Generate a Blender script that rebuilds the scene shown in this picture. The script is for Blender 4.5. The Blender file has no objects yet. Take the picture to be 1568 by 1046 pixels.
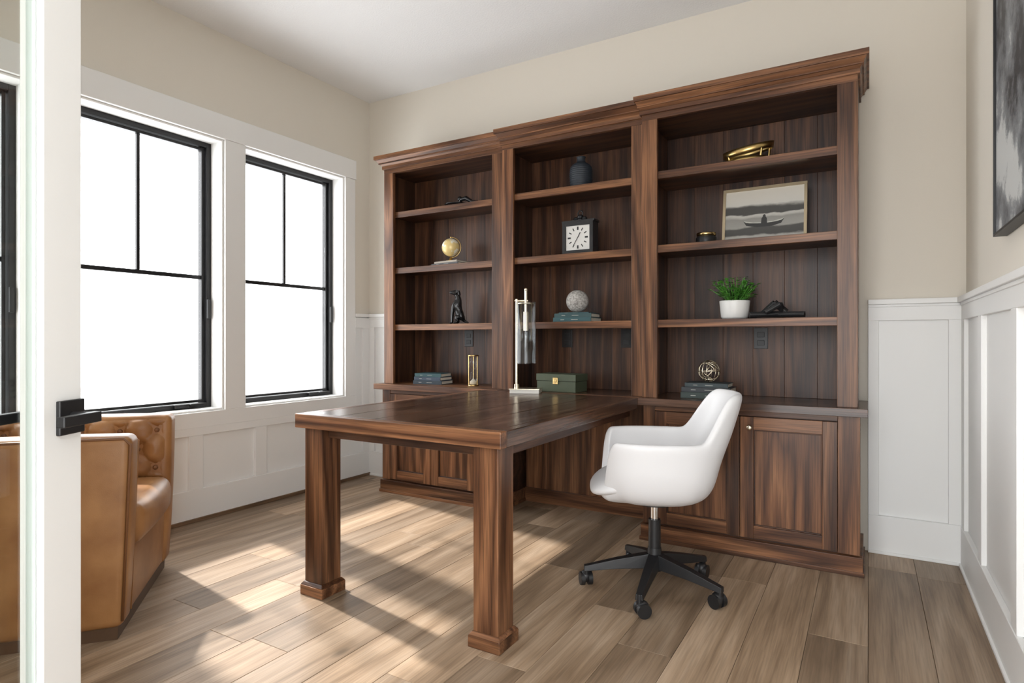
import bpy, bmesh, math, random
from mathutils import Vector, Matrix
random.seed(7)
D=bpy.data; scene=bpy.context.scene
# ---------------------------------------------------------------- materials
def newmat(name):
    m=D.materials.new(name); m.use_nodes=True
    nt=m.node_tree; b=nt.nodes['Principled BSDF']
    return m,nt,b
def plain(name,col,rough=.5,metal=0,bump=0,bscale=200,spec=.5,coat=0):
    m,nt,b=newmat(name)
    b.inputs['Base Color'].default_value=(*col,1); b.inputs['Roughness'].default_value=rough
    b.inputs['Metallic'].default_value=metal; b.inputs['Specular IOR Level'].default_value=spec
    b.inputs['Coat Weight'].default_value=coat
    tc=nt.nodes.new('ShaderNodeTexCoord'); n=nt.nodes.new('ShaderNodeTexNoise')
    n.inputs['Scale'].default_value=bscale; n.inputs['Detail'].default_value=2
    nt.links.new(tc.outputs['Object'],n.inputs['Vector'])
    if bump>0:
        bp=nt.nodes.new('ShaderNodeBump'); bp.inputs['Strength'].default_value=bump; bp.inputs['Distance'].default_value=.002
        nt.links.new(n.outputs['Fac'],bp.inputs['Height']); nt.links.new(bp.outputs['Normal'],b.inputs['Normal'])
    return m
def wood(name,axis,dark,mid,light,rough=.35,rings=12,var=.22,cross=6.0,long=.45,pore=.45,knots=False,spec=.4,ringmix=1.0):
    m,nt,b=newmat(name); N=nt.nodes.new; L=nt.links.new
    tc=N('ShaderNodeTexCoord'); geo=N('ShaderNodeNewGeometry')
    mul=N('ShaderNodeVectorMath'); mul.operation='MULTIPLY_ADD'
    comb=N('ShaderNodeCombineXYZ')
    for i in range(3): L(geo.outputs['Random Per Island'],comb.inputs[i])
    L(comb.outputs[0],mul.inputs[0]); mul.inputs[1].default_value=(37.1,53.7,71.3); L(tc.outputs['Object'],mul.inputs[2])
    def mp(c,l):
        a=N('ShaderNodeMapping'); s=[c,c,c]; s[axis]=l; a.inputs['Scale'].default_value=s
        L(mul.outputs[0],a.inputs['Vector']); return a
    a1=mp(cross,long); n1=N('ShaderNodeTexNoise'); n1.inputs['Scale'].default_value=1; n1.inputs['Detail'].default_value=2; n1.inputs['Roughness'].default_value=.4; n1.inputs['Distortion'].default_value=.3
    L(a1.outputs[0],n1.inputs['Vector'])
    mm=N('ShaderNodeMath'); mm.operation='MULTIPLY'; mm.inputs[1].default_value=rings; L(n1.outputs['Fac'],mm.inputs[0])
    pp=N('ShaderNodeMath'); pp.operation='PINGPONG'; pp.inputs[1].default_value=1; L(mm.outputs[0],pp.inputs[0])
    a3=mp(cross*7,long*3); n3=N('ShaderNodeTexNoise'); n3.inputs['Scale'].default_value=1; n3.inputs['Detail'].default_value=5; n3.inputs['Roughness'].default_value=.6
    L(a3.outputs[0],n3.inputs['Vector'])
    mx=N('ShaderNodeMix'); mx.inputs[0].default_value=1-.5*ringmix
    L(pp.outputs[0],mx.inputs[2]); L(n3.outputs['Fac'],mx.inputs[3])
    cr=N('ShaderNodeValToRGB'); e=cr.color_ramp.elements
    e[0].position=.25; e[0].color=(*dark,1); e[1].position=.75; e[1].color=(*light,1)
    k=cr.color_ramp.elements.new(.5); k.color=(*mid,1)
    L(mx.outputs[0],cr.inputs[0])
    a2=mp(170,5); n2=N('ShaderNodeTexNoise'); n2.inputs['Scale'].default_value=1; n2.inputs['Detail'].default_value=2
    L(a2.outputs[0],n2.inputs['Vector'])
    mr=N('ShaderNodeMapRange'); mr.inputs[1].default_value=.35; mr.inputs[2].default_value=.6; mr.inputs[3].default_value=1-pore; mr.inputs[4].default_value=1.0
    L(n2.outputs['Fac'],mr.inputs[0])
    rv=N('ShaderNodeMapRange'); rv.inputs[3].default_value=1-var; rv.inputs[4].default_value=1+var; L(geo.outputs['Random Per Island'],rv.inputs[0])
    pm=N('ShaderNodeMath'); pm.operation='MULTIPLY'; L(mr.outputs[0],pm.inputs[0]); L(rv.outputs[0],pm.inputs[1])
    val=pm.outputs[0]
    if knots:
        ak=mp(2.6,1.3); vo=N('ShaderNodeTexVoronoi'); vo.inputs['Scale'].default_value=1.0; L(ak.outputs[0],vo.inputs['Vector'])
        kr=N('ShaderNodeMapRange'); kr.inputs[1].default_value=.02; kr.inputs[2].default_value=.07; kr.inputs[3].default_value=.35; kr.inputs[4].default_value=1
        L(vo.outputs['Distance'],kr.inputs[0])
        km=N('ShaderNodeMath'); km.operation='MULTIPLY'; L(val,km.inputs[0]); L(kr.outputs[0],km.inputs[1]); val=km.outputs[0]
    vm=N('ShaderNodeVectorMath'); vm.operation='SCALE'; L(cr.outputs[0],vm.inputs[0]); L(val,vm.inputs['Scale'])
    L(vm.outputs[0],b.inputs['Base Color'])
    b.inputs['Roughness'].default_value=rough; b.inputs['Specular IOR Level'].default_value=spec
    bp=N('ShaderNodeBump'); bp.inputs['Strength'].default_value=.12; bp.inputs['Distance'].default_value=.001
    L(n2.outputs['Fac'],bp.inputs['Height']); L(bp.outputs['Normal'],b.inputs['Normal'])
    return m
wc=((.068,.026,.011),(.150,.063,.028),(.250,.113,.051))
W=[wood('walnut_%s'%'xyz'[i],i,*wc,rough=.36) for i in range(3)]
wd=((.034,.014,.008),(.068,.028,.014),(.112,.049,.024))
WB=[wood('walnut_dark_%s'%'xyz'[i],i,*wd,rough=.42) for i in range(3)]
wt=((.045,.021,.012),(.082,.039,.022),(.125,.062,.036))
WT=[wood('walnut_top_%s'%'xyz'[i],i,*wt,rough=.24,var=.12,spec=.5) for i in range(3)]
oak=wood('oak_planks',1,(.215,.145,.090),(.32,.225,.147),(.405,.30,.21),rough=.45,rings=8,var=.30,cross=6,long=.6,pore=.22,knots=True,spec=.35,ringmix=.8)
shoe_m=wood('oak_shoe',1,(.2,.12,.07),(.26,.16,.09),(.3,.19,.12),rough=.5)
wall_m=plain('wall_paint_cream',(.70,.655,.575),.85,bump=.15,bscale=250)
white_m=plain('trim_white',(.80,.80,.785),.45)
ceil_m=plain('ceiling_white',(.82,.825,.825),.9,bump=.8,bscale=90)
black_m=plain('window_black',(.006,.006,.007),.4)
blackm=plain('matte_black',(.010,.010,.011),.45)
gap_m=plain('floor_gap',(.05,.03,.02),.9)
brass=plain('brass',(.75,.55,.25),.25,1)
nickel=plain('pale_brass',(.82,.74,.58),.25,1)
chrome=plain('chrome',(.8,.8,.8),.12,1)
gold=plain('gold_antique',(.70,.50,.20),.3,1)
gasket=plain('glazing_gasket',(.50,.56,.53),.4)
def glassmat(name,tint=(1,1,1),refl=.9):
    m=D.materials.new(name); m.use_nodes=True; nt=m.node_tree; nt.nodes.clear(); N=nt.nodes.new
    o=N('ShaderNodeOutputMaterial'); t=N('ShaderNodeBsdfTransparent'); g=N('ShaderNodeBsdfGlossy'); mx=N('ShaderNodeMixShader')
    f=N('ShaderNodeLayerWeight'); f.inputs[0].default_value=.5
    pw=N('ShaderNodeMath'); pw.operation='POWER'; pw.inputs[1].default_value=5; nt.links.new(f.outputs['Facing'],pw.inputs[0])
    ma=N('ShaderNodeMath'); ma.operation='MULTIPLY_ADD'; ma.inputs[1].default_value=.9; ma.inputs[2].default_value=.035; nt.links.new(pw.outputs[0],ma.inputs[0])
    t.inputs[0].default_value=(*tint,1); g.inputs['Roughness'].default_value=.02
    g.inputs[0].default_value=(refl,refl,refl,1)
    nt.links.new(ma.outputs[0],mx.inputs[0]); nt.links.new(t.outputs[0],mx.inputs[1]); nt.links.new(g.outputs[0],mx.inputs[2]); nt.links.new(mx.outputs[0],o.inputs[0])
    return m
glass=glassmat('window_glass'); dglass=glassmat('door_glass',(.97,.985,.975))
lglass=glassmat('lamp_glass',(.96,.975,.98))
# ---------------------------------------------------------------- builder
class B:
    def __init__(s,name): s.name=name; s.bm=bmesh.new(); s.mats=[]
    def mi(s,m):
        if m not in s.mats: s.mats.append(m)
        return s.mats.index(m)
    def face(s,vs,mat,smooth=False):
        try: f=s.bm.faces.new(vs)
        except ValueError: return
        f.material_index=s.mi(mat); f.smooth=smooth; return f
    def pm(s,mat,dims):
        if isinstance(mat,list): return mat[max(range(3),key=lambda i:dims[i])]
        return mat
    def box(s,x0,x1,y0,y1,z0,z1,mat,M=None):
        mat=s.pm(mat,(x1-x0,y1-y0,z1-z0))
        s.frus((x0,x1,y0,y1,z0),(x0,x1,y0,y1,z1),mat,M)
    def frus(s,b,t,mat,M=None):
        p=[(b[0],b[2],b[4]),(b[1],b[2],b[4]),(b[1],b[3],b[4]),(b[0],b[3],b[4]),(t[0],t[2],t[4]),(t[1],t[2],t[4]),(t[1],t[3],t[4]),(t[0],t[3],t[4])]
        if M is None: M=Matrix()
        v=[s.bm.verts.new(M@Vector(q)) for q in p]
        for f in ((0,3,2,1),(4,5,6,7),(0,1,5,4),(1,2,6,5),(2,3,7,6),(3,0,4,7)): s.face([v[i] for i in f],mat)
    def lathe(s,prof,c,mat,seg=32,M=None,smooth=True):
        if M is None: M=Matrix.Translation(Vector(c))
        rings=[]
        for r,z in prof:
            if r<1e-6: rings.append([s.bm.verts.new(M@Vector((0,0,z)))])
            else: rings.append([s.bm.verts.new(M@Vector((r*math.cos(2*math.pi*i/seg),r*math.sin(2*math.pi*i/seg),z))) for i in range(seg)])
        for a,b in zip(rings,rings[1:]):
            for i in range(seg):
                j=(i+1)%seg
                if len(a)==1 and len(b)==1: break
                if len(a)==1: s.face([a[0],b[j],b[i]],mat,smooth)
                elif len(b)==1: s.face([a[i],a[j],b[0]],mat,smooth)
                else: s.face([a[i],a[j],b[j],b[i]],mat,smooth)
    def cyl(s,p0,p1,r,mat,seg=20,r2=None):
        p0=Vector(p0);p1=Vector(p1); d=p1-p0; M=Matrix.Translation(p0)@d.to_track_quat('Z','Y').to_matrix().to_4x4()
        r2=r if r2 is None else r2; l=d.length
        s.lathe([(0,0),(r,0)],None,mat,seg,M,False); s.lathe([(r,0),(r2,l)],None,mat,seg,M,True); s.lathe([(r2,l),(0,l)],None,mat,seg,M,False)
    def sph(s,c,r,mat,sc=(1,1,1),seg=24,M=None):
        n=seg//2; prof=[(r*math.sin(math.pi*i/n),-r*math.cos(math.pi*i/n)) for i in range(n+1)]
        MM=Matrix.Translation(Vector(c))@(M or Matrix())@Matrix.Diagonal((*sc,1))
        s.lathe(prof,None,mat,seg,MM)
    def tube(s,pts,r,mat,closed=False,seg=10):
        pts=[Vector(p) for p in pts]; n=len(pts); rings=[]; up=None
        for i in range(n):
            a=pts[(i-1)%n] if closed or i>0 else pts[i]; b=pts[(i+1)%n] if closed or i<n-1 else pts[i]
            t=(b-a).normalized()
            if up is None: up=t.orthogonal().normalized()
            up=(up-t*up.dot(t)).normalized(); s2=t.cross(up)
            rr=r[i] if isinstance(r,(list,tuple)) else r
            rings.append([s.bm.verts.new(pts[i]+(up*math.cos(2*math.pi*k/seg)+s2*math.sin(2*math.pi*k/seg))*rr) for k in range(seg)])
        for i in range(n if closed else n-1):
            a=rings[i]; b=rings[(i+1)%n]
            for k in range(seg): s.face([a[k],a[(k+1)%seg],b[(k+1)%seg],b[k]],mat,True)
        if not closed: s.face(rings[0][::-1],mat); s.face(rings[-1],mat)
    def done(s,bevel=0,seg=2,M=None,sub=0,solid=0,parent=None,bev_angle=35):
        bm=s.bm
        bmesh.ops.recalc_face_normals(bm,faces=bm.faces)
        if M is not None: bm.transform(M)
        xs=[v.co for v in bm.verts]
        lo=Vector([min(v[i] for v in xs) for i in range(3)]); hi=Vector([max(v[i] for v in xs) for i in range(3)])
        o=Vector(((lo.x+hi.x)/2,(lo.y+hi.y)/2,lo.z)); bm.transform(Matrix.Translation(-o))
        me=D.meshes.new(s.name); bm.to_mesh(me); bm.free()
        for m in s.mats: me.materials.append(m)
        ob=D.objects.new(s.name,me); scene.collection.objects.link(ob); ob.location=o
        if solid: md=ob.modifiers.new('so','SOLIDIFY'); md.thickness=solid; md.offset=0
        if bevel: md=ob.modifiers.new('bv','BEVEL'); md.width=bevel; md.segments=seg; md.limit_method='ANGLE'; md.angle_limit=math.radians(bev_angle)
        if sub: md=ob.modifiers.new('ss','SUBSURF'); md.levels=sub; md.render_levels=sub
        if parent: ob.parent=parent; ob.matrix_parent_inverse=Matrix.Translation(-parent.location)
        return ob
# ---------------------------------------------------------------- room
XL,XR,YB,YF,ZC=-3.42,.40,3.55,-.12,2.95
f=B('floor'); f.box(XL-.0,XR+.0,-2.6,YB,-.06,-.012,gap_m)
w=.19; x=XL
while x<XR:
    x1=min(x+w,XR); y=-2.6-random.random()*1.2
    while y<YB:
        l=random.choice([.8,1.1,1.4,1.7,2.0]); y1=y+l
        a=max(y,-2.6); b=min(y1,YB)
        if b-a>.02: f.box(x+.0006,x1-.0006,a+.0006,b-.0006,-.014,0,oak)
        y=y1
    x=x1
f.done(bevel=.001,seg=1)
c=B('ceiling'); c.box(XL-.2,XR+.15,-.24,YB+.15,ZC,ZC+.1,ceil_m); c.done()
c=B('wall_back'); c.box(XL-.2,XR+.15,YB,YB+.15,-.06,ZC,wall_m); c.done()
c=B('wall_right'); c.box(XR,XR+.15,-.24,YB,-.06,ZC,wall_m); c.done()
WIN=[(.43,1.29),(1.43,2.29),(2.43,3.28)]; z0w,z1w=.64,2.30
c=B('wall_left')
c.box(XL-.2,XL,-.24,YB,-.06,z0w,wall_m); c.box(XL-.2,XL,-.24,YB,z1w,ZC,wall_m)
ys=[-.24]+[v for w_ in WIN for v in w_]+[YB]
for i in range(0,len(ys),2): c.box(XL-.2,XL,ys[i],ys[i+1],z0w,z1w,wall_m)
c.done()
c=B('wall_front'); c.box(XL,-1.0,-.24,YF,-.06,ZC,wall_m); c.box(.36,XR,-.24,YF,-.06,ZC,wall_m); c.box(-1.0,.36,-.24,YF,2.45,ZC,wall_m); c.done()
for i,(a,b) in enumerate(WIN):
    c=B('window_%d'%(i+1)); xo,xi=XL-.18,XL-.11
    t=.04
    c.box(xo,xi,a,a+t,z0w,z1w,black_m); c.box(xo,xi,b-t,b,z0w,z1w,black_m)
    c.box(xo,xi,a+t,b-t,z0w,z0w+t,black_m); c.box(xo,xi,a+t,b-t,z1w-t,z1w,black_m)
    s=.020; a2,b2,z2,z3=a+t,b-t,z0w+t,z1w-t
    c.box(xo+.01,xi-.02,a2+.004,a2+s,z2,z3,black_m); c.box(xo+.01,xi-.02,b2-s,b2-.004,z2,z3,black_m)
    c.box(xo+.01,xi-.02,a2+s,b2-s,z2+.004,z2+s,black_m); c.box(xo+.01,xi-.02,a2+s,b2-s,z3-s,z3-.004,black_m)
    c.box(xo+.02,xi-.03,a2+s,b2-s,1.443,1.467,black_m)
    ym=(a+b)/2; c.box(xo+.02,xi-.03,ym-.009,ym+.009,1.467,z3-s,black_m)
    c.box(xo+.034,xo+.038,a2+s,b2-s,z2+s,z3-s,glass)
    c.box(xi-.005,xi+.02,b-.25,b-.16,z0w+.02,z0w+.042,black_m); c.box(xi,xi+.03,b-.16,b-.07,z0w+.03,z0w+.042,black_m)
    c.box(xi-.005,xi+.015,b-t,b-t+.02,1.2,1.32,black_m)
    c.done(bevel=.002,seg=1)
tr=B('trim_1'); p=.02
def lx(a,b,z0,z1,pp=p): tr.box(XL,XL+pp,a,b,z0,z1,white_m)
lx(.30,3.385,z1w,2.445,.026); lx(.33,3.38,.55,z0w)
for a,b in ((.33,.43),(1.29,1.43),(2.29,2.43),(3.28,3.38)): lx(a,b,z0w,z1w)
for a,b in WIN:
    for (y0,y1,zz0,zz1) in ((a,a+.012,z0w,z1w),(b-.012,b,z0w,z1w),(a+.012,b-.012,z0w,z0w+.012),(a+.012,b-.012,z1w-.012,z1w)):
        tr.box(XL-.11,XL+.001,y0,y1,zz0,zz1,white_m)
tr.done(bevel=.002,seg=1)
tr=B('trim_2')
tr.box(XL,XL+.004,YF,YB,.0,.55,white_m); tr.box(XL,XL+.004,3.38,YB,.55,1.25,white_m); tr.box(XL,XL+.004,YF,.33,.55,1.25,white_m)
zs=.19
lx(YF,YB,.505,.55,.021)
for y in (.4,.9,1.45,2.06,2.50,3.02): lx(y,y+.085,zs,.505,.021)
lx(3.46,YB,zs,1.16,.021); lx(3.38,3.40,.55,1.16,.018)
lx(3.38,YB,1.16,1.24,.021); tr.box(XL,XL+.035,3.38,YB,1.245,1.27,white_m)
lx(YF,.33,1.16,1.24,.021); tr.box(XL,XL+.035,YF,.33,1.245,1.27,white_m)
tr.done(bevel=.0015,seg=1)
c=B('baseboard_left'); c.box(XL+.004,XL+.024,YF,YB,.02,zs,white_m); c.box(XL+.004,XL+.034,YF,YB,0,.022,shoe_m); c.done(bevel=.002,seg=1)
tr=B('trim_3')
for a,b in ((XL,-3.02),(0.0,XR)):
    tr.box(a,b,YB-.004,YB,0,1.25,white_m)
    tr.box(a,b,YB-.021,YB,1.165,1.245,white_m); tr.box(a,b,YB-.038,YB,1.245,1.27,white_m); tr.box(a,b,YB-.027,YB,1.232,1.245,white_m)
tr.box(0.0,.045,YB-.021,YB,zs,1.165,white_m); tr.box(.33,XR,YB-.021,YB,zs,1.165,white_m)
tr.box(XL,XL+.07,YB-.021,YB,zs,1.165,white_m); tr.box(-3.10,-3.02,YB-.021,YB,zs,1.165,white_m)
tr.done(bevel=.0015,seg=1)
c=B('baseboard_back')
for a,b in ((XL+.02,-3.02),(0.0,XR)): c.box(a,b,YB-.024,YB-.004,.0,zs,white_m); c.box(a,b,YB-.032,YB-.004,0,.015,white_m)
c.done(bevel=.002,seg=1)
tr=B('trim_4')
tr.box(XR-.004,XR,YF,YB,0,1.25,white_m)
def rx(a,b,z0,z1,pp=.021): tr.box(XR-pp,XR,a,b,z0,z1,white_m)
rx(YF,YB-.02,1.165,1.245); rx(YF,YB-.03,1.245,1.27,.038); rx(YF,YB-.03,1.232,1.245,.027)
for y in (.35,1.0,1.65,2.3,2.95,3.44): rx(y,y+.085,zs,1.165)
tr.done(bevel=.0015,seg=1)
c=B('baseboard_right'); c.box(XR-.024,XR-.004,YF,YB-.03,0,zs,white_m); c.box(XR-.032,XR-.004,YF,YB-.03,0,.015,white_m); c.done(bevel=.002,seg=1)
# ---------------------------------------------------------------- bookcase
bk=B('walnut_bookcase'); bb=bk.box
YW=YB-.008
CT=.76
SH=(1.175,1.575,1.97); OT=2.245
def shaker(x0,x1,z0,z1,y,knob=None):
    s=.062; t=.022
    bb(x0,x0+s,y-t,y,z0,z1,W); bb(x1-s,x1,y-t,y,z0,z1,W)
    bb(x0+s,x1-s,y-t,y,z1-s,z1,W); bb(x0+s,x1-s,y-t,y,z0,z0+s,W)
    bb(x0+s,x1-s,y-.008,y-.002,z0+s,z1-s,W[2])
    for q in ((x0+s,x0+s+.006,z0+s,z1-s),(x1-s-.006,x1-s,z0+s,z1-s)): bb(q[0],q[1],y-.016,y-.008,q[2],q[3],WB[2])
    for q in ((z0+s,z0+s+.006),(z1-s-.006,z1-s)): bb(x0+s+.006,x1-s-.006,y-.016,y-.008,q[0],q[1],WB[0])
    if knob:
        bk.lathe([(0,0),(.006,0),(.005,.012),(.013,.018),(.014,.026),(.009,.032),(0,.033)],None,nickel,18,Matrix.Translation((knob[0],y-t,knob[1]))@Matrix.Rotation(math.pi/2,4,'X'))
def upper(x0,x1,yf,sl,sr,ovl,ovr):
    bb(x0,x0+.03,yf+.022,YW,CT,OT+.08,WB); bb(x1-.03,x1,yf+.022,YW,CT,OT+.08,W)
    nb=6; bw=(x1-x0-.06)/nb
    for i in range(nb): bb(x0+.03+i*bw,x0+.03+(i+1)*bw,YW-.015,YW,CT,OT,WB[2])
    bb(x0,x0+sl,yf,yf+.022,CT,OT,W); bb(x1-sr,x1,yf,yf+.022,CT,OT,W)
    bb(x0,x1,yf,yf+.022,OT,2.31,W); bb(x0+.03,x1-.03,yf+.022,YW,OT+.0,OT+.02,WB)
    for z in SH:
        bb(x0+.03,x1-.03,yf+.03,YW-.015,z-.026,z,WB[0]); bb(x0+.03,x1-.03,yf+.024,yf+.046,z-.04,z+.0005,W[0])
    bb(x0-min(ovl,.01),x1+min(ovr,.01),yf-.012,YW,2.275,2.298,W)
    bk.frus((x0-.2*ovl,x1+.2*ovr,yf-.012,YW,2.298),(x0-.8*ovl,x1+.8*ovr,yf-.045,YW,2.338),W[0])
    bb(x0-ovl,x1+ovr,yf-.055,YW,2.338,2.365,W)
    bb(x0-.55*ovl,x1+.55*ovr,yf-.03,YW,2.31,2.318,W)
YR,YM,YLf=3.15,3.19,3.225
upper(-1.05,-.04,YR,.083,.083,.03,.045)
upper(-1.96,-1.051,YM,.08,.072,.03,.0)
upper(-2.965,-1.961,YLf,.085,.095,.05,.0)
def base(x0,x1,yf,doors,pl,pr,knobs):
    yb=yf+.035
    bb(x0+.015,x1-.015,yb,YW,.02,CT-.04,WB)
    bb(x0+.01,x0+pl,yb-.022,yb,.09,CT-.04,W[2]); bb(x1-pr,x1-.01,yb-.022,yb,.09,CT-.04,W[2])
    bb(x0+pl,x1-pr,yb-.020,yb,CT-.066,CT-.04,W)
    bb(x0+.0,x1-.0,yb-.034,YW,0,.085,W); bb(x0-.006,x1+.006,yb-.040,YW-.001,0,.02,W)
    for (a,b),k in zip(doors,knobs): shaker(a+.0015,b-.0015,.095,CT-.07,yb-.0,k)
base(-1.05,-.02,3.13,[(-.977,-.547),(-.547,-.12)],.073,.10,[(-.60,.64),(-.50,.64)])
bb(-1.06,.0,3.10,YW,CT-.038,CT,WT)
base(-2.965,-1.965,3.185,[(-2.885,-2.525),(-2.525,-2.165)],.08,.20,[None,None])
bb(-3.0,-1.96,3.155,YW,CT-.038,CT,W[0])
bb(-1.96,-1.06,3.135,YW,CT-.038,CT,WT)
for i in range(6): bb(-1.965+i*.1525,-1.965+(i+1)*.1525,YW-.035,YW,0,CT-.038,W[2])
bb(-1.965,-1.05,YW-.05,YW-.03,0,.09,W[0])
for x in (-2.44,-1.67,-1.27,-.504):
    bb(x-.036,x+.036,YW-.021,YW-.015,1.02,1.135,black_m)
    for z in (1.05,1.095): bb(x-.018,x+.018,YW-.024,YW-.021,z-.012,z+.016,blackm)
bk.done(bevel=.0025,seg=2)
# ---------------------------------------------------------------- desk
d=B('walnut_desk'); db=d.box
DX0,DX1,DY0,DY1=-2.07,-1.055,1.71,3.098
db(DX0,DX1,DY0,DY0+.04,CT-.058,CT,W[0]); db(DX0,DX0+.04,DY0+.04,DY1,CT-.058,CT,W[1]); db(DX1-.04,DX1,DY0+.04,DY1,CT-.058,CT,WT[1])
nb=5; bw=(DX1-DX0-.08)/nb
for i in range(nb): db(DX0+.04+i*bw,DX0+.04+(i+1)*bw,DY0+.04,DY1,CT-.04,CT,WT[1])
for x0 in (-2.045,-1.188):
    db(x0,x0+.103,1.742,1.845,.0,CT-.045,W[2])
    db(x0-.014,x0+.117,1.728,1.859,0,.042,W[0]); d.frus((x0-.014,x0+.117,1.728,1.859,.042),(x0-.003,x0+.106,1.739,1.848,.055),W[0])
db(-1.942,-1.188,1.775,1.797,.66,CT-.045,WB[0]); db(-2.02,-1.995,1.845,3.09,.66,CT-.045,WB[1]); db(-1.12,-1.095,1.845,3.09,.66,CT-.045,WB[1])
d.done(bevel=.003,seg=2)
# ---------------------------------------------------------------- door
F=Vector((-.509,.861,0)); R=Vector((.861,.509,0))
dr=B('door_1'); hg=F*.42-R*.862
M=Matrix.Translation(hg)@Matrix.Rotation(math.atan2(.861,-.509),4,'Z')
q=dr.box; st=.098; Lw=.785; T=.044; Hd=2.4
q(0,st,0,T,.012,Hd,white_m); q(Lw-st,Lw,0,T,.012,Hd,white_m); q(st,Lw-st,0,T,.012,.26,white_m); q(st,Lw-st,0,T,Hd-.13,Hd,white_m)
q(st,Lw-st,.018,.024,.26,Hd-.13,dglass)
for a,b,e,g in ((st,st+.004,.26,Hd-.13),(Lw-st-.004,Lw-st,.26,Hd-.13),(st,Lw-st,.26,.266),(st,Lw-st,Hd-.136,Hd-.13)): q(a,b,.012,.030,e,g,gasket)
hz=.920; hx=Lw-.035
for sg,y,ll in ((-1,0,.088),(1,T,.115)):
    y0,y1=sorted((y,y+sg*.009)); q(hx-.033,hx+.033,y0,y1,hz-.033,hz+.033,blackm)
    dr.cyl((hx,y,hz),(hx,y+sg*.05,hz),.010,blackm)
    y0,y1=sorted((y+sg*.042,y+sg*.058)); q(hx-ll,hx+.011,y0,y1,hz-.010,hz+.010,blackm)
dr.done(bevel=.002,seg=2,M=M)
# ---------------------------------------------------------------- armchair
leather,nt,b=newmat('tan_leather')
tc=nt.nodes.new('ShaderNodeTexCoord'); n=nt.nodes.new('ShaderNodeTexNoise'); n.inputs['Scale'].default_value=6; n.inputs['Detail'].default_value=5
cr=nt.nodes.new('ShaderNodeValToRGB'); cr.color_ramp.elements[0].color=(.26,.115,.038,1); cr.color_ramp.elements[1].color=(.38,.19,.072,1); cr.color_ramp.elements[0].position=.35; cr.color_ramp.elements[1].position=.65
nt.links.new(tc.outputs['Object'],n.inputs['Vector']); nt.links.new(n.outputs['Fac'],cr.inputs[0]); nt.links.new(cr.outputs[0],b.inputs['Base Color'])
v=nt.nodes.new('ShaderNodeTexVoronoi'); v.inputs['Scale'].default_value=350; bp=nt.nodes.new('ShaderNodeBump'); bp.inputs['Strength'].default_value=.15; bp.inputs['Distance'].default_value=.001
nt.links.new(tc.outputs['Object'],v.inputs['Vector']); nt.links.new(v.outputs['Distance'],bp.inputs['Height']); nt.links.new(bp.outputs['Normal'],b.inputs['Normal']); b.inputs['Roughness'].default_value=.38
lseam=plain('leather_seam',(.17,.07,.024),.5)
ax=Vector((.656,.755,0)); ay=Vector((-.755,.656,0))
M=Matrix.Translation((-2.262,1.152,0))@Matrix(((ax.x,ay.x,0,0),(ax.y,ay.y,0,0),(0,0,1,0),(0,0,0,1)))
def rbox(Bd,x0,x1,y0,y1,z0,z1,mat,r=.03,n=6,bul=0,top=0):
    def rnd(c,h):
        q=Vector([max(-(h[i]-r),min(h[i]-r,c[i])) for i in range(3)]); dlt=c-q
        return q+(dlt.normalized()*r if dlt.length>1e-9 else dlt)
    cx=Vector(((x0+x1)/2,(y0+y1)/2,(z0+z1)/2)); h=Vector(((x1-x0)/2,(y1-y0)/2,(z1-z0)/2)); cache={}
    def ticks(hh):
        core=hh-r; t=[-hh,-hh+r*.3,-hh+r*.65]+[-core+2*core*i/n for i in range(n+1)]+[hh-r*.65,hh-r*.3,hh]; return t
    tk=[ticks(h[i]) for i in range(3)]; m=len(tk[0])
    def vert(i,j,k):
        if (i,j,k) in cache: return cache[i,j,k]
        p=rnd(Vector((tk[0][i],tk[1][j],tk[2][k])),h)
        if bul:
            u=[p[a]/h[a] for a in range(3)]
            for a in range(3):
                o=[e for e in range(3) if e!=a]; p[a]+=u[a]*bul*(1-min(1,u[o[0]]**2))*(1-min(1,u[o[1]]**2))
        v=Bd.bm.verts.new(p+cx); cache[i,j,k]=v; return v
    for a in range(3):
        o=[e for e in range(3) if e!=a]
        for side in (0,m-1):
            for i in range(m-1):
                for j in range(m-1):
                    qs=[]
                    for (di,dj) in ((0,0),(1,0),(1,1),(0,1)):
                        ix=[0,0,0]; ix[a]=side; ix[o[0]]=i+di; ix[o[1]]=j+dj; qs.append(vert(*ix))
                    Bd.face(qs,mat,True)
def tuft(Bd,O,U,V,Nn,wd,ht,mat,cols,rows,depth=.028,nu=56,nv=34):
    O=Vector(O);U=Vector(U);V=Vector(V);Nn=Vector(Nn); bt=[]
    for r_ in range(rows):
        off=0 if r_%2==0 else .5
        for c_ in range(cols+1):
            u=(c_+off+.25)/(cols+.5)*wd; vv=(r_+.6)/(rows+.2)*ht
            if .02<u<wd-.02: bt.append((u,vv))
    sp=wd/(cols+.5)
    grid=[]
    for j in range(nv+1):
        row=[]
        for i in range(nu+1):
            u=wd*i/nu; vv=ht*j/nv
            dm=min(math.hypot(u-a,vv-b_) for a,b_ in bt)
            z=depth*(1-math.exp(-(dm/(sp*.28))**1.3)) 
            rh=ht/(rows+.2)
            s1=(u/sp-.25+ (vv/rh-.6)*.5); s2=(u/sp-.25-(vv/rh-.6)*.5)
            cd=min(abs(s1-round(s1)),abs(s2-round(s2)))
            z-=depth*.45*math.exp(-(cd/.07)**2)
            e=min(u/.04,(wd-u)/.04,vv/.04,(ht-vv)/.04,1); z*=max(0,e)**.5
            row.append(Bd.bm.verts.new(O+U*u+V*vv+Nn*z))
        grid.append(row)
    for j in range(nv):
        for i in range(nu): Bd.face([grid[j][i],grid[j][i+1],grid[j+1][i+1],grid[j+1][i]],mat,True)
    for a,b_ in bt: Bd.sph(O+U*a+V*b_+Nn*.006,.011,lseam,(1,1,1),10)
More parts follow.
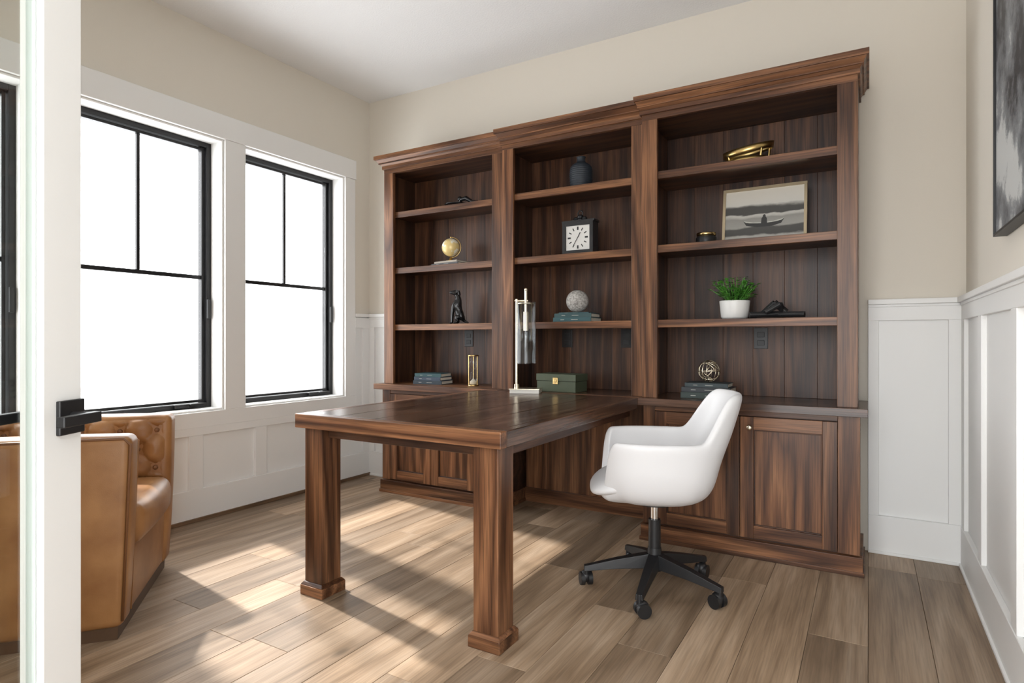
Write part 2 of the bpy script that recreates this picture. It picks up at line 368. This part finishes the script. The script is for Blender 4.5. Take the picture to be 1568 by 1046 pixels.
ac=B('leather_armchair'); Wd=.76; Dp=.80; H=.725; ta=.115
darkw=plain('dark_plinth',(.10,.055,.03),.5)
ac.box(-Dp+.03,-.03,.02,Wd-.02,0,.05,darkw)
for y0,y1 in ((0,ta),(Wd-ta,Wd)):
    rbox(ac,-Dp+.02,-.012,y0,y1,.045,H,leather,r=.028,bul=.008)
rbox(ac,-Dp,-Dp+.15,0.004,Wd-.004,.045,H+.004,leather,r=.03,bul=.008)
rbox(ac,-Dp+.14,-.02,ta-.01,Wd-ta+.01,.05,.30,leather,r=.02)
rbox(ac,-Dp+.16,.005,ta+.002,Wd-ta-.002,.29,.455,leather,r=.05,bul=.02)
ac.tube([(-Dp+.05,0.006,H-.008),(-.035,0.006,H-.008),(-.014,.006,H-.03),(-.014,.006,.07)],.005,lseam)
ac.tube([(-.014,ta-.006,.07),(-.014,ta-.006,H-.03),(-.035,ta-.006,H-.008),(-Dp+.05,ta-.006,H-.008)],.004,leather)
tuft(ac,(-.03,Wd-ta+.004,.44),(-1,0,0),(0,0,1),(0,-1,0),Dp-.17,H-.455,leather,4,3,.036)
tuft(ac,(-Dp+.148,ta,.44),(0,1,0),(0,0,1),(1,0,0),Wd-2*ta,H-.455,leather,4,3,.036)
for v_ in ac.bm.verts:
    k_=max(0,min(1,(v_.co.x+.35)/.3)); v_.co.x+=k_*.028*(v_.co.z/H-.45)
ac.done(M=M)
# ---------------------------------------------------------------- office chair
ch=D.objects.new('swivel_office_chair',None); scene.collection.objects.link(ch); CX,CY=-.79,2.54; ch.location=(CX,CY,0)
shellm=plain('white_shell_leather',(.70,.70,.71),.42,bump=.05,bscale=300)
fa=math.radians(180+24)
Mc=Matrix.Translation((CX,CY,0))@Matrix.Rotation(fa,4,'Z')
def ss(a,b,x): t=max(0,min(1,(x-a)/(b-a))); return t*t*(3-2*t)
sh=B('shell'); nu=72; ZB=.408
def Hf(ph):
    dg=math.degrees(abs(ph))
    return .04+.215*ss(24,50,dg)+.19*ss(118,143,dg)
rows=[0,.35,.6,.78,.9,.97,1.0,1.0,1.0,1.0,1.0]
hts =[0,.0,.002,.012,.035,.075,.13,.30,.55,.78,1.0]
rings=[]
cv=sh.bm.verts.new((0,0,ZB))
for k in range(1,len(rows)):
    ring=[]
    for i in range(nu):
        ph=2*math.pi*i/nu; pa=ph if ph<=math.pi else ph-2*math.pi
        c_,s_=math.cos(ph),math.sin(ph); e=2/2.7
        X=.222*math.copysign(abs(c_)**e,c_); Y=.238*math.copysign(abs(s_)**e,s_)
        H_=Hf(pa); hh=hts[k]*H_ if k>6 else hts[k]*min(1,H_/.27)
        if k>6: 
            base_h=hts[6]*min(1,H_/.27); hh=base_h+(H_-base_h)*(hts[k]-.13)/.87
        flare=1+.12*min(1,hh/.25)
        px_,py_=X*rows[k]*flare,Y*rows[k]*flare
        bz=max(0,hh-.16); back=ss(95,150,abs(math.degrees(pa)))
        px_-=bz*.33*back; 
        up=max(0,hh-.25); py_*=1-.75*up*back
        px_+= .5*up*back*(abs(s_)**2)*.25
        ring.append(sh.bm.verts.new((px_,py_,ZB+hh)))
    rings.append(ring)
for i in range(nu): sh.face([cv,rings[0][i],rings[0][(i+1)%nu]],shellm,True)
for a,b_ in zip(rings,rings[1:]):
    for i in range(nu): sh.face([a[i],a[(i+1)%nu],b_[(i+1)%nu],b_[i]],shellm,True)
sh.done(M=Mc,solid=.034,sub=2,parent=ch)
cu=B('seat_cushion')
grid=[]
nr=10
for k in range(nr+1):
    t=k/nr
    ring=[]
    ang=math.pi*t
    rr=math.sin(ang)**.45 if 0<t<1 else 0
    zz=-math.cos(ang)*.042
    for i in range(48):
        ph=2*math.pi*i/48; c_,s_=math.cos(ph),math.sin(ph); e=2/3.2
        X=.236*math.copysign(abs(c_)**e,c_)*rr+.042; Y=.212*math.copysign(abs(s_)**e,s_)*rr
        drop=-.035*max(0,X/.25)**3
        ring.append(cu.bm.verts.new((X,Y,.480+zz+drop+ .012*(1-rr if zz>0 else 0))))
    grid.append(ring)
for a,b_ in zip(grid,grid[1:]):
    for i in range(48): cu.face([a[i],a[(i+1)%48],b_[(i+1)%48],b_[i]],shellm,True)
bmesh.ops.remove_doubles(cu.bm,verts=cu.bm.verts,dist=1e-5)
cu.done(M=Mc,sub=1,parent=ch)
ba=B('star_base')
ba.cyl((CX,CY,.17),(CX,CY,.30),.026,blackm); ba.cyl((CX,CY,.27),(CX,CY,.39),.016,chrome); ba.cyl((CX,CY,.372),(CX,CY,.392),.09,blackm)
ba.cyl((CX,CY,.085),(CX,CY,.18),.036,blackm,24,.028)
for k in range(5):
    a=math.radians(-84+72*k); u=Vector((math.cos(a),math.sin(a),0)); n_=Vector((-u.y,u.x,0)); o=Vector((CX,CY,0))
    pts=[]
    for t,wd_,zt,zb in ((.02,.026,.155,.095),(.16,.022,.125,.085),(.30,.016,.088,.066)):
        pts.append([o+u*t+n_*wd_+Vector((0,0,zb)),o+u*t-n_*wd_+Vector((0,0,zb)),o+u*t-n_*wd_*.8+Vector((0,0,zt)),o+u*t+n_*wd_*.8+Vector((0,0,zt))])
    vv=[[ba.bm.verts.new(p_) for p_ in q_] for q_ in pts]
    for A,C in zip(vv,vv[1:]):
        for i in range(4): ba.face([A[i],A[(i+1)%4],C[(i+1)%4],C[i]],blackm)
    ba.face(vv[0],blackm); ba.face(vv[-1][::-1],blackm)
    e_=o+u*.29; ba.cyl(e_+Vector((0,0,.05)),e_+Vector((0,0,.09)),.012,blackm)
    ca=a+.6+k*.7; cn=Vector((math.cos(ca),math.sin(ca),0)); cc=e_+Vector((-cn.y,cn.x,0))*.012
    for sg in (-1,1):
        ba.cyl(cc+cn*sg*.008+Vector((0,0,.028)),cc+cn*sg*.026+Vector((0,0,.028)),.028,blackm,24)
    ba.sph(cc+Vector((0,0,.038)),.026,blackm,(1,1,1),16)
ba.done(bevel=.002,parent=ch)
# ---------------------------------------------------------------- painting
paint,nt,b=newmat('abstract_paint'); N=nt.nodes.new; L=nt.links.new
tc=N('ShaderNodeTexCoord'); n=N('ShaderNodeTexNoise'); n.inputs['Scale'].default_value=5.5; n.inputs['Detail'].default_value=8; n.inputs['Roughness'].default_value=.72
n2=N('ShaderNodeTexNoise'); n2.inputs['Scale'].default_value=3.2; n2.inputs['Detail'].default_value=1
L(tc.outputs['Object'],n.inputs['Vector']); L(tc.outputs['Object'],n2.inputs['Vector'])
mx=N('ShaderNodeMix'); mx.inputs[0].default_value=.45; L(n.outputs['Fac'],mx.inputs[2]); L(n2.outputs['Fac'],mx.inputs[3])
cr=N('ShaderNodeValToRGB'); e=cr.color_ramp.elements; e[0].position=.42; e[0].color=(.025,.026,.030,1); e[1].position=.57; e[1].color=(.50,.51,.50,1); k=cr.color_ramp.elements.new(.46); k.color=(.10,.105,.115,1); k=cr.color_ramp.elements.new(.53); k.color=(.22,.23,.24,1)
L(mx.outputs[0],cr.inputs[0]); L(cr.outputs[0],b.inputs['Base Color'])
c=B('abstract_painting'); y0,y1,z0,z1=1.5,2.57,1.415,2.62
c.box(XR-.028,XR-.002,y0,y1,z0,z1,blackm); c.box(XR-.031,XR-.028,y0+.012,y1-.012,z0+.012,z1-.012,paint)
for q_ in ((y0,y0+.008,z0,z1),(y1-.008,y1,z0,z1),(y0+.008,y1-.008,z0,z0+.008),(y0+.008,y1-.008,z1-.008,z1)): c.box(XR-.038,XR-.028,*q_,blackm)
c.done()
# ---------------------------------------------------------------- shelf items
E=.0008
S1,S2,S3=SH
def books(name,cx,cy,z,specs,rot=0):
    c=B(name); zz=0
    page=plain(name+'_pages',(.72,.68,.58),.8)
    for i,(w_,dp,h_,col) in enumerate(specs):
        cm=plain('%s_cover%d'%(name,i),col,.5); gm=plain('%s_foil%d'%(name,i),(.4,.4,.36),.4)
        Mx=Matrix.Rotation(rot+random.uniform(-.05,.05),4,'Z')
        c.box(-w_/2,w_/2,-dp/2,dp/2,zz,zz+.003,cm,Mx); c.box(-w_/2,w_/2,-dp/2,dp/2,zz+h_-.003,zz+h_,cm,Mx)
        c.box(-w_/2,w_/2,-dp/2,-dp/2+.004,zz+.003,zz+h_-.003,cm,Mx)
        c.box(-w_/2+.004,w_/2-.004,-dp/2+.004,dp/2-.004,zz+.003,zz+h_-.003,page,Mx)
        for xx,ww in ((-.3,.10),(-.02,.18)): c.box(w_*xx,w_*(xx+ww),-dp/2-.0005,-dp/2,zz+h_*.42,zz+h_*.54,gm,Mx)
        zz+=h_+.0003
    c.done(M=Matrix.Translation((cx,cy,z+E)),bevel=.001,seg=1); return z+zz+E
navy=(.02,.035,.05); teal=(.03,.085,.095)
zt=books('stack_of_books',-2.63,3.36,CT,[(.23,.16,.026,navy),(.22,.15,.024,(.03,.05,.08)),(.21,.15,.024,teal)],.1)
c=B('brass_hourglass'); x,y=-2.27,3.33
c.lathe([(0,0),(.038,0),(.038,.008),(0,.008)],(x,y,CT+E),brass,24); c.lathe([(0,.198),(.038,.198),(.038,.206),(0,.206)],(x,y,CT+E),brass,24)
c.lathe([(.004,.008),(.026,.012),(.03,.05),(.024,.085),(.004,.103),(.024,.121),(.03,.156),(.026,.194),(.004,.198)],(x,y,CT+E),lglass,24)
for a in (0,2.09,4.19): c.cyl((x+.033*math.cos(a),y+.033*math.sin(a),CT+.008),(x+.033*math.cos(a),y+.033*math.sin(a),CT+.2),.0035,brass,8)
c.lathe([(0,.01),(.024,.012),(.022,.03),(0,.05)],(x,y,CT+E),plain('sand',(.7,.62,.5),.9),20)
c.done()
fg=plain('black_resin',(.010,.010,.011),.25)
me=D.meshes.new('black_dog_figurine')
vs=[(.03,0,.055),(.0,0,.13),(-.035,0,.035),(.02,0,.175),(-.0,0,.205),(-.012,0,.222),(-.048,0,.214),
 (-.02,.018,.125),(-.028,.018,.07),(-.030,.018,.010),(-.046,.018,.006),
 (-.02,-.018,.125),(-.028,-.018,.07),(-.030,-.018,.010),(-.046,-.018,.006),
 (.03,.026,.045),(.0,.03,.05),(.012,.03,.012),(-.02,.03,.006),
 (.03,-.026,.045),(.0,-.03,.05),(.012,-.03,.012),(-.02,-.03,.006),
 (.055,0,.02),(.085,.0,.008),(.018,.02,.222),(.022,.024,.195),(.018,-.02,.222),(.022,-.024,.195)]
ed=[(0,1),(1,3),(3,4),(4,5),(5,6),(1,7),(7,8),(8,9),(9,10),(1,11),(11,12),(12,13),(13,14),(0,15),(15,16),(16,17),(17,18),(0,19),(19,20),(20,21),(21,22),(0,23),(23,24),(5,25),(25,26),(5,27),(27,28)]
rad={0:.030,1:.030,3:.020,4:.018,5:.020,6:.009,7:.013,8:.009,9:.007,10:.006,15:.02,16:.018,17:.010,18:.007,23:.010,24:.005,25:.008,26:.006}
for a_,b_ in ((11,7),(12,8),(13,9),(14,10),(19,15),(20,16),(21,17),(22,18),(27,25),(28,26)): rad[a_]=rad[b_]
used=[i for i in range(len(vs)) if i!=2]; mpx={o:i for i,o in enumerate(used)}
me.from_pydata([vs[i] for i in used],[(mpx[a_],mpx[b_]) for a_,b_ in ed],[])
dg=D.objects.new('black_dog_figurine',me); scene.collection.objects.link(dg); dg.location=(-2.43,3.36,S1+.001); dg.rotation_euler=(0,0,.5)
sk=dg.modifiers.new('skin','SKIN'); 
for i,o in enumerate(used):
    sv=me.skin_vertices[0].data[i]; sv.radius=(rad[o],rad[o]); sv.use_root=(o==0)
sb=dg.modifiers.new('s','SUBSURF'); sb.levels=2; sb.render_levels=2
me.materials.append(fg)
zt=books('stack_of_books',-2.46,3.36,S2,[(.25,.17,.014,(.03,.03,.035)),(.21,.15,.014,(.35,.3,.24))],-.1)
gl,nt,b=newmat('globe_gold'); tc=nt.nodes.new('ShaderNodeTexCoord'); n=nt.nodes.new('ShaderNodeTexNoise'); n.inputs['Scale'].default_value=16; n.inputs['Detail'].default_value=4
cr=nt.nodes.new('ShaderNodeValToRGB'); cr.color_ramp.elements[0].position=.5; cr.color_ramp.elements[0].color=(.78,.60,.26,1); cr.color_ramp.elements[1].position=.54; cr.color_ramp.elements[1].color=(.9,.85,.7,1)
nt.links.new(tc.outputs['Object'],n.inputs[0]); nt.links.new(n.outputs[0],cr.inputs[0]); nt.links.new(cr.outputs[0],b.inputs['Base Color']); b.inputs['Metallic'].default_value=.1; b.inputs['Roughness'].default_value=.3
c=B('desk_globe'); x,y=-2.47,3.35
c.lathe([(0,0),(.035,0),(.035,.006),(.012,.012),(.006,.03),(0,.03)],(x,y,zt+E),gold,24); cz=zt+.098
c.sph((x,y,cz),.062,gl,seg=32)
c.tube([(x+.07*math.sin(a)*math.cos(.4),y+.07*math.sin(a)*math.sin(.4),cz-.07*math.cos(a)) for a in [math.pi*i/20*1.0 for i in range(21)]],.003,gold)
c.sph((x,y,cz+.07),.006,gold,seg=10)
c.done()
c=B('black_tray_with_handle'); x,y=-2.37,3.36
c.lathe([(0,.0),(.06,0),(.085,.018),(.09,.022),(.083,.022),(.06,.008),(0,.006)],(x-.05,y,S3+E),fg,32)
c.tube([(x-.04,y,S3+.02),(x-.02,y,S3+.055),(x+.02,y,S3+.06),(x+.07,y,S3+.03),(x+.13,y-.01,S3+.015)],[.008,.014,.016,.012,.013],fg)
c.sph((x-.03,y,S3+.06),.018,fg,seg=14)
c.done()
vm=plain('charcoal_ceramic',(.018,.024,.032),.6)
c=B('ribbed_vase'); pr=[(0,0),(.055,0)]
for i in range(1,60):
    t=i/60; z=t*.165; r=.058+.012*math.sin(t*math.pi*.9) - .02*max(0,(t-.8)/.2)**2; r+=.0012*math.sin(t*28*math.pi); pr.append((r,z))
pr+=[(.03,.172),(.026,.178),(.026,.2),(.03,.205),(.022,.203),(.02,.17),(0,.165)]
c.lathe(pr,(-1.50,3.36,S3+E),vm,40); c.done()
dial=plain('clock_dial',(.62,.61,.58),.5)
c=B('mantel_clock'); x,y,z=-1.50,3.35,S2+E
Mk=Matrix.Translation((x,y,z))
c.box(-.1,.1,-.035,.035,.01,.205,blackm,Mk); c.box(-.108,.108,-.042,.042,0,.014,blackm,Mk); c.box(-.106,.106,-.04,.04,.2,.212,blackm,Mk)
for a in ((-.1,-.078,.012,.2),(.078,.1,.012,.2),(-.078,.078,.012,.032),(-.078,.078,.18,.2)): c.box(a[0],a[1],-.045,-.035,a[2],a[3],blackm,Mk)
c.box(-.077,.077,-.038,-.035,.033,.179,dial,Mk)
for k in range(12):
    a=k*math.pi/6; cx_,cz_=.056*math.sin(a),.106+.056*math.cos(a); sx,sz=(.003,.009) if k%3 else (.005,.010)
    c.box(-sx,sx,-.0395,-.038,-sz,sz,blackm,Mk@Matrix.Translation((cx_,0,cz_))@Matrix.Rotation(a,4,'Y'))
c.box(-.0025,.0025,-.041,-.0395,0,.035,blackm,Mk@Matrix.Translation((0,0,.106))@Matrix.Rotation(.5,4,'Y'))
c.box(-.002,.002,-.042,-.041,0,.05,blackm,Mk@Matrix.Translation((0,0,.106))@Matrix.Rotation(-2.6,4,'Y'))
c.cyl((x,y,z+.212),(x,y,z+.222),.016,blackm); c.sph((x,y,z+.235),.02,blackm,(1,1,.8),16); c.tube([(x+.016*math.cos(t),y,z+.258+.016*math.sin(t)) for t in [2*math.pi*i/16 for i in range(16)]],.004,blackm,True)
for sg in (-1,1): c.sph((x+sg*.028,y,z+.226),.014,blackm,(1.2,1,.8),12)
c.done(bevel=.0015)
zt=books('stack_of_books',-1.515,3.34,S1,[(.245,.17,.026,teal),(.235,.16,.024,(.03,.07,.075)),(.19,.13,.006,(.04,.09,.1))],.05)
stone,nt,b=newmat('speckled_stone'); tc=nt.nodes.new('ShaderNodeTexCoord'); n=nt.nodes.new('ShaderNodeTexNoise'); n.inputs['Scale'].default_value=90; n.inputs['Detail'].default_value=3
cr=nt.nodes.new('ShaderNodeValToRGB'); cr.color_ramp.elements[0].position=.35; cr.color_ramp.elements[0].color=(.22,.205,.19,1); cr.color_ramp.elements[1].position=.6; cr.color_ramp.elements[1].color=(.48,.46,.43,1)
nt.links.new(tc.outputs['Object'],n.inputs[0]); nt.links.new(n.outputs[0],cr.inputs[0]); nt.links.new(cr.outputs[0],b.inputs['Base Color']); b.inputs['Roughness'].default_value=.8
c=B('stone_sphere'); c.sph((-1.515,3.34,zt+.069),.068,stone,seg=36); c.done()
gb=plain('olive_leather_box',(.06,.075,.043),.5,bump=.1)
c=B('keepsake_box'); Mk=Matrix.Translation((-1.585,3.27,CT+E))@Matrix.Rotation(-.05,4,'Z')
c.box(-.13,.13,-.075,.075,0,.062,gb,Mk); c.box(-.133,.133,-.078,.078,.064,.105,gb,Mk); c.box(-.128,.128,-.073,.073,.06,.066,blackm,Mk)
c.box(-.016,.016,-.084,-.078,.045,.085,brass,Mk); c.box(-.009,.009,-.088,-.084,.058,.074,brass,Mk); c.done(bevel=.003)
mb=plain('marble_base',(.70,.68,.63),.3)
c=B('table_lamp'); x,y,z=-1.715,3.06,CT+E; ML=Matrix.Translation((x,y,z))@Matrix.Rotation(.35,4,'Z')
c.box(-.085,.085,-.065,.065,0,.022,mb,ML); c.box(-.088,.088,-.068,.068,.022,.027,nickel,ML)
rx_=-.055
def lp(a,b_,zz): return ML@Vector((a,b_,zz))
c.cyl(lp(rx_,0,.027),lp(rx_,0,.545),.007,nickel); c.cyl(lp(rx_,0,.027),lp(rx_,0,.05),.015,nickel)
c.cyl(lp(rx_-.012,0,.535),lp(.012,0,.535),.006,nickel); c.cyl(lp(0,0,.47),lp(0,0,.60),.009,nickel); c.sph(lp(0,0,.60),.011,nickel,seg=12)
c.lathe([(.058,.17),(.058,.53),(.055,.53),(.055,.17),(.058,.17)],None,lglass,36,ML)
c.lathe([(0,.515),(.05,.515),(.05,.522),(0,.522)],None,nickel,30,ML)
c.cyl(lp(0,0,.36),lp(0,0,.47),.017,nickel); c.sph(lp(0,0,.325),.03,lglass,(1,1,1.3),20)
for sg in (-1,1): c.cyl(lp(sg*.03,0,.30),lp(sg*.03,0,.52),.002,nickel,8)
c.done(bevel=.001,seg=1)
c=B('gold_ring_bowl'); x,y=-.54,3.34
def band(R1,R2,cz,ti,hh,ph):
    n_=56; A=[];Bq=[];A2=[];B2=[]
    for i in range(n_):
        t=2*math.pi*i/n_
        zz=cz+ti*math.sin(t+ph); 
        A.append(c.bm.verts.new((x+R1*math.cos(t),y+R2*math.sin(t),zz))); Bq.append(c.bm.verts.new((x+R1*1.04*math.cos(t),y+R2*1.04*math.sin(t),zz+hh)))
        A2.append(c.bm.verts.new((x+(R1-.006)*math.cos(t),y+(R2-.006)*math.sin(t),zz))); B2.append(c.bm.verts.new((x+(R1*1.04-.006)*math.cos(t),y+(R2*1.04-.006)*math.sin(t),zz+hh)))
    for i in range(n_):
        j=(i+1)%n_
        for p_,q_ in ((A,Bq),(Bq,B2),(B2,A2),(A2,A)): c.face([p_[i],p_[j],q_[j],q_[i]],gold,True)
band(.112,.09,S3+.001,.0,.034,0); band(.122,.094,S3+.068,.024,.034,.8)
for t in (.6,2.2,3.9,5.4): c.cyl((x+.11*math.cos(t),y+.086*math.sin(t),S3+.028),(x+.118*math.cos(t),y+.091*math.sin(t),S3+.073+.024*math.sin(t+.8)),.006,gold,8)
c.done()
pic,nt,b=newmat('landscape_print'); tc=nt.nodes.new('ShaderNodeTexCoord'); sp=nt.nodes.new('ShaderNodeSeparateXYZ'); n=nt.nodes.new('ShaderNodeTexNoise'); n.inputs['Scale'].default_value=9; n.inputs['Detail'].default_value=5
mpn=nt.nodes.new('ShaderNodeMapping'); mpn.inputs['Scale'].default_value=(.8,1,1.6); nt.links.new(tc.outputs['Object'],mpn.inputs[0]); nt.links.new(mpn.outputs[0],n.inputs['Vector']); nt.links.new(tc.outputs['Object'],sp.inputs[0])
ma=nt.nodes.new('ShaderNodeMath'); ma.operation='MULTIPLY_ADD'; ma.inputs[1].default_value=.05; nt.links.new(n.outputs['Fac'],ma.inputs[0]); nt.links.new(sp.outputs['Z'],ma.inputs[2])
mr=nt.nodes.new('ShaderNodeMapRange'); mr.inputs[1].default_value=.025; mr.inputs[2].default_value=.31; nt.links.new(ma.outputs[0],mr.inputs[0])
cr=nt.nodes.new('ShaderNodeValToRGB'); el=cr.color_ramp.elements
el[0].position=0; el[0].color=(.35,.35,.32,1); el[1].position=1; el[1].color=(.62,.58,.5,1)
for p_,v_ in ((.12,.40),(.15,.05),(.28,.06),(.31,.30),(.46,.24),(.50,.42),(.53,.46),(.55,.05),(.66,.06),(.68,.16),(.72,.55)):
    k=el.new(p_); k.color=(v_,v_*.97,v_*.88,1)
nt.links.new(mr.outputs[0],cr.inputs[0]); nt.links.new(cr.outputs[0],b.inputs['Base Color']); b.inputs['Roughness'].default_value=.35
fr=plain('champagne_frame',(.42,.34,.22),.4,.5)
c=B('framed_landscape_picture'); Mk=Matrix.Translation((-.47,3.36,S2+.004))@Matrix.Rotation(math.radians(-9),4,'X')
w_,h_=.205,.30
for a in ((-w_,-w_+.014,0,h_),(w_-.014,w_,0,h_),(-w_+.014,w_-.014,0,.014),(-w_+.014,w_-.014,h_-.014,h_)): c.box(a[0],a[1],-.012,.012,a[2],a[3],fr,Mk)
c.box(-w_+.012,w_-.012,-.004,.008,.012,h_-.012,pic,Mk)
def poly(pts,mat,yy): c.face([c.bm.verts.new(Mk@Vector((a_,yy,b_))) for a_,b_ in pts],mat)
ink=plain('print_ink',(.02,.02,.02),.4); pale=plain('print_pale',(.5,.49,.44),.4)
poly([(-.10,.118),(-.085,.092),(-.03,.080),(.04,.080),(.085,.092),(.10,.118),(.07,.104),(.0,.098),(-.07,.104)],ink,-.0048)
poly([(-.10,.118),(-.085,.108),(-.03,.101),(.04,.101),(.085,.108),(.10,.118),(.05,.107),(.0,.104),(-.05,.107)],pale,-.0050)
poly([(-.012,.098),(-.010,.125),(-.004,.134),(-.003,.143),(.004,.147),(.010,.143),(.010,.134),(.016,.125),(.018,.098)],ink,-.0052)
c.done(bevel=.0)
c=B('candle_jar'); c.lathe([(0,0),(.045,0),(.052,.01),(.053,.04),(.045,.05),(0,.05)],(-.75,3.32,S2+E),blackm,30); c.lathe([(0,.05),(.05,.05),(.05,.066),(0,.068)],(-.75,3.32,S2+E),brass,30); c.done()
potm=plain('white_ceramic',(.74,.74,.72),.35)
leafm=plain('leaf_green',(.09,.29,.04),.45); soil=plain('soil',(.03,.02,.015),.9)
c=B('potted_plant'); x,y,z=-.60,3.30,S1+E
c.lathe([(0,0),(.058,0),(.068,.012),(.076,.09),(.076,.096),(.070,.096),(.066,.08),(0,.08)],(x,y,z),potm,36); c.lathe([(0,.081),(.066,.081)],(x,y,z),soil,24)
for i in range(64):
    a=random.uniform(0,2*math.pi); tl=random.uniform(.1,1.15); L_=random.uniform(.08,.15)
    p0=Vector((x+.04*random.random()*math.cos(a),y+.04*random.random()*math.sin(a),z+.08)); p1=p0+Vector((math.cos(a)*math.sin(tl),math.sin(a)*math.sin(tl),math.cos(tl)))*L_
    c.cyl(p0,p1,.0018,leafm,6)
    for k in range(6):
        t=.4+.6*k/5; b0=p0.lerp(p1,t); la=a+random.uniform(-1.6,1.6); dirv=Vector((math.cos(la),math.sin(la),random.uniform(-.1,.7))).normalized(); sd=dirv.cross(Vector((0,0,1))).normalized(); ln=random.uniform(.024,.038); wd_=ln*.36
        P=[b0,b0+dirv*ln*.45+sd*wd_,b0+dirv*ln+Vector((0,0,-.004)),b0+dirv*ln*.45-sd*wd_]; mid=b0+dirv*ln*.5+Vector((0,0,-.003))
        v_=[c.bm.verts.new(p_) for p_ in P]; m_=c.bm.verts.new(mid)
        for q_ in range(4): c.face([v_[q_],v_[(q_+1)%4],m_],leafm,True)
c.done()
c=B('black_knot_sculpture'); x,y,z=-.395,3.26,S1+E
def bar(p0,p1,r): c.cyl(Vector((x,y,z))+Vector(p0),Vector((x,y,z))+Vector(p1),r,blackm,6)
bar((-.12,-.03,.018),(.02,.01,.022),.017); bar((-.02,.01,.02),(.13,-.01,.018),.016); bar((-.07,.02,.018),(-.005,0,.078),.017); bar((-.01,0,.08),(.045,.01,.03),.018); bar((-.045,-.03,.03),(.02,-.02,.07),.015); bar((.02,-.02,.07),(.03,.02,.02),.015)
c.done(bevel=.002)
zt=books('stack_of_books',-.73,3.30,CT,[(.26,.18,.032,(.02,.035,.03)),(.25,.17,.026,(.025,.03,.035)),(.22,.15,.022,(.03,.045,.05))],.0)
c=B('gold_wire_sphere'); o=Vector((-.73,3.30,zt+.060+E)); rr=.056
for k in range(8):
    if k<7:
        ax_=Vector((math.cos(k*.9),math.sin(k*.9),math.sin(k*2.1)*.9)).normalized()
    else: ax_=Vector((0,0,1))
    u=ax_.orthogonal().normalized(); v_=ax_.cross(u)
    c.tube([o+(u*math.cos(t)+v_*math.sin(t))*rr for t in [2*math.pi*i/40 for i in range(40)]],.0022,nickel,True,6)
c.done()
# ---------------------------------------------------------------- lights
wld=D.worlds.new('World'); scene.world=wld; wld.use_nodes=True; bg=wld.node_tree.nodes['Background']; bg.inputs[0].default_value=(.96,.98,1,1); bg.inputs[1].default_value=5.2
s=D.lights.new('sun','SUN'); s.energy=5.6; s.angle=math.radians(2.2); s.color=(1,.96,.90); so=D.objects.new('sun',s); scene.collection.objects.link(so)
el_=math.radians(43); dv=Vector((.985*math.cos(el_),-.17*math.cos(el_),-math.sin(el_))); so.rotation_euler=dv.to_track_quat('-Z','Y').to_euler(); so.location=(-6,3,5)
def portal(n_,loc,dirv,sx,sy):
    l=D.lights.new(n_,'AREA'); l.shape='RECTANGLE'; l.size=sx; l.size_y=sy; l.cycles.is_portal=True; o=D.objects.new(n_,l); scene.collection.objects.link(o); o.location=loc; o.rotation_euler=Vector(dirv).to_track_quat('-Z','Z').to_euler()
for i,(a,b_) in enumerate(WIN): portal('portal_window',(XL-.21,(a+b_)/2,(z0w+z1w)/2),(1,0,0),.9,1.7)
portal('portal_doorway',(-.32,-.26,1.22),(0,1,0),1.4,2.5)
cam=D.cameras.new('camera'); co=D.objects.new('camera',cam); scene.collection.objects.link(co); scene.camera=co
co.location=(0,0,1.07); co.rotation_euler=(math.pi/2,0,math.radians(30.6)); cam.sensor_width=36; cam.lens=36*922/1568; cam.shift_y=-.0019; cam.clip_start=.02
scene.view_settings.view_transform='Standard'; scene.view_settings.look='None'; scene.view_settings.exposure=.48
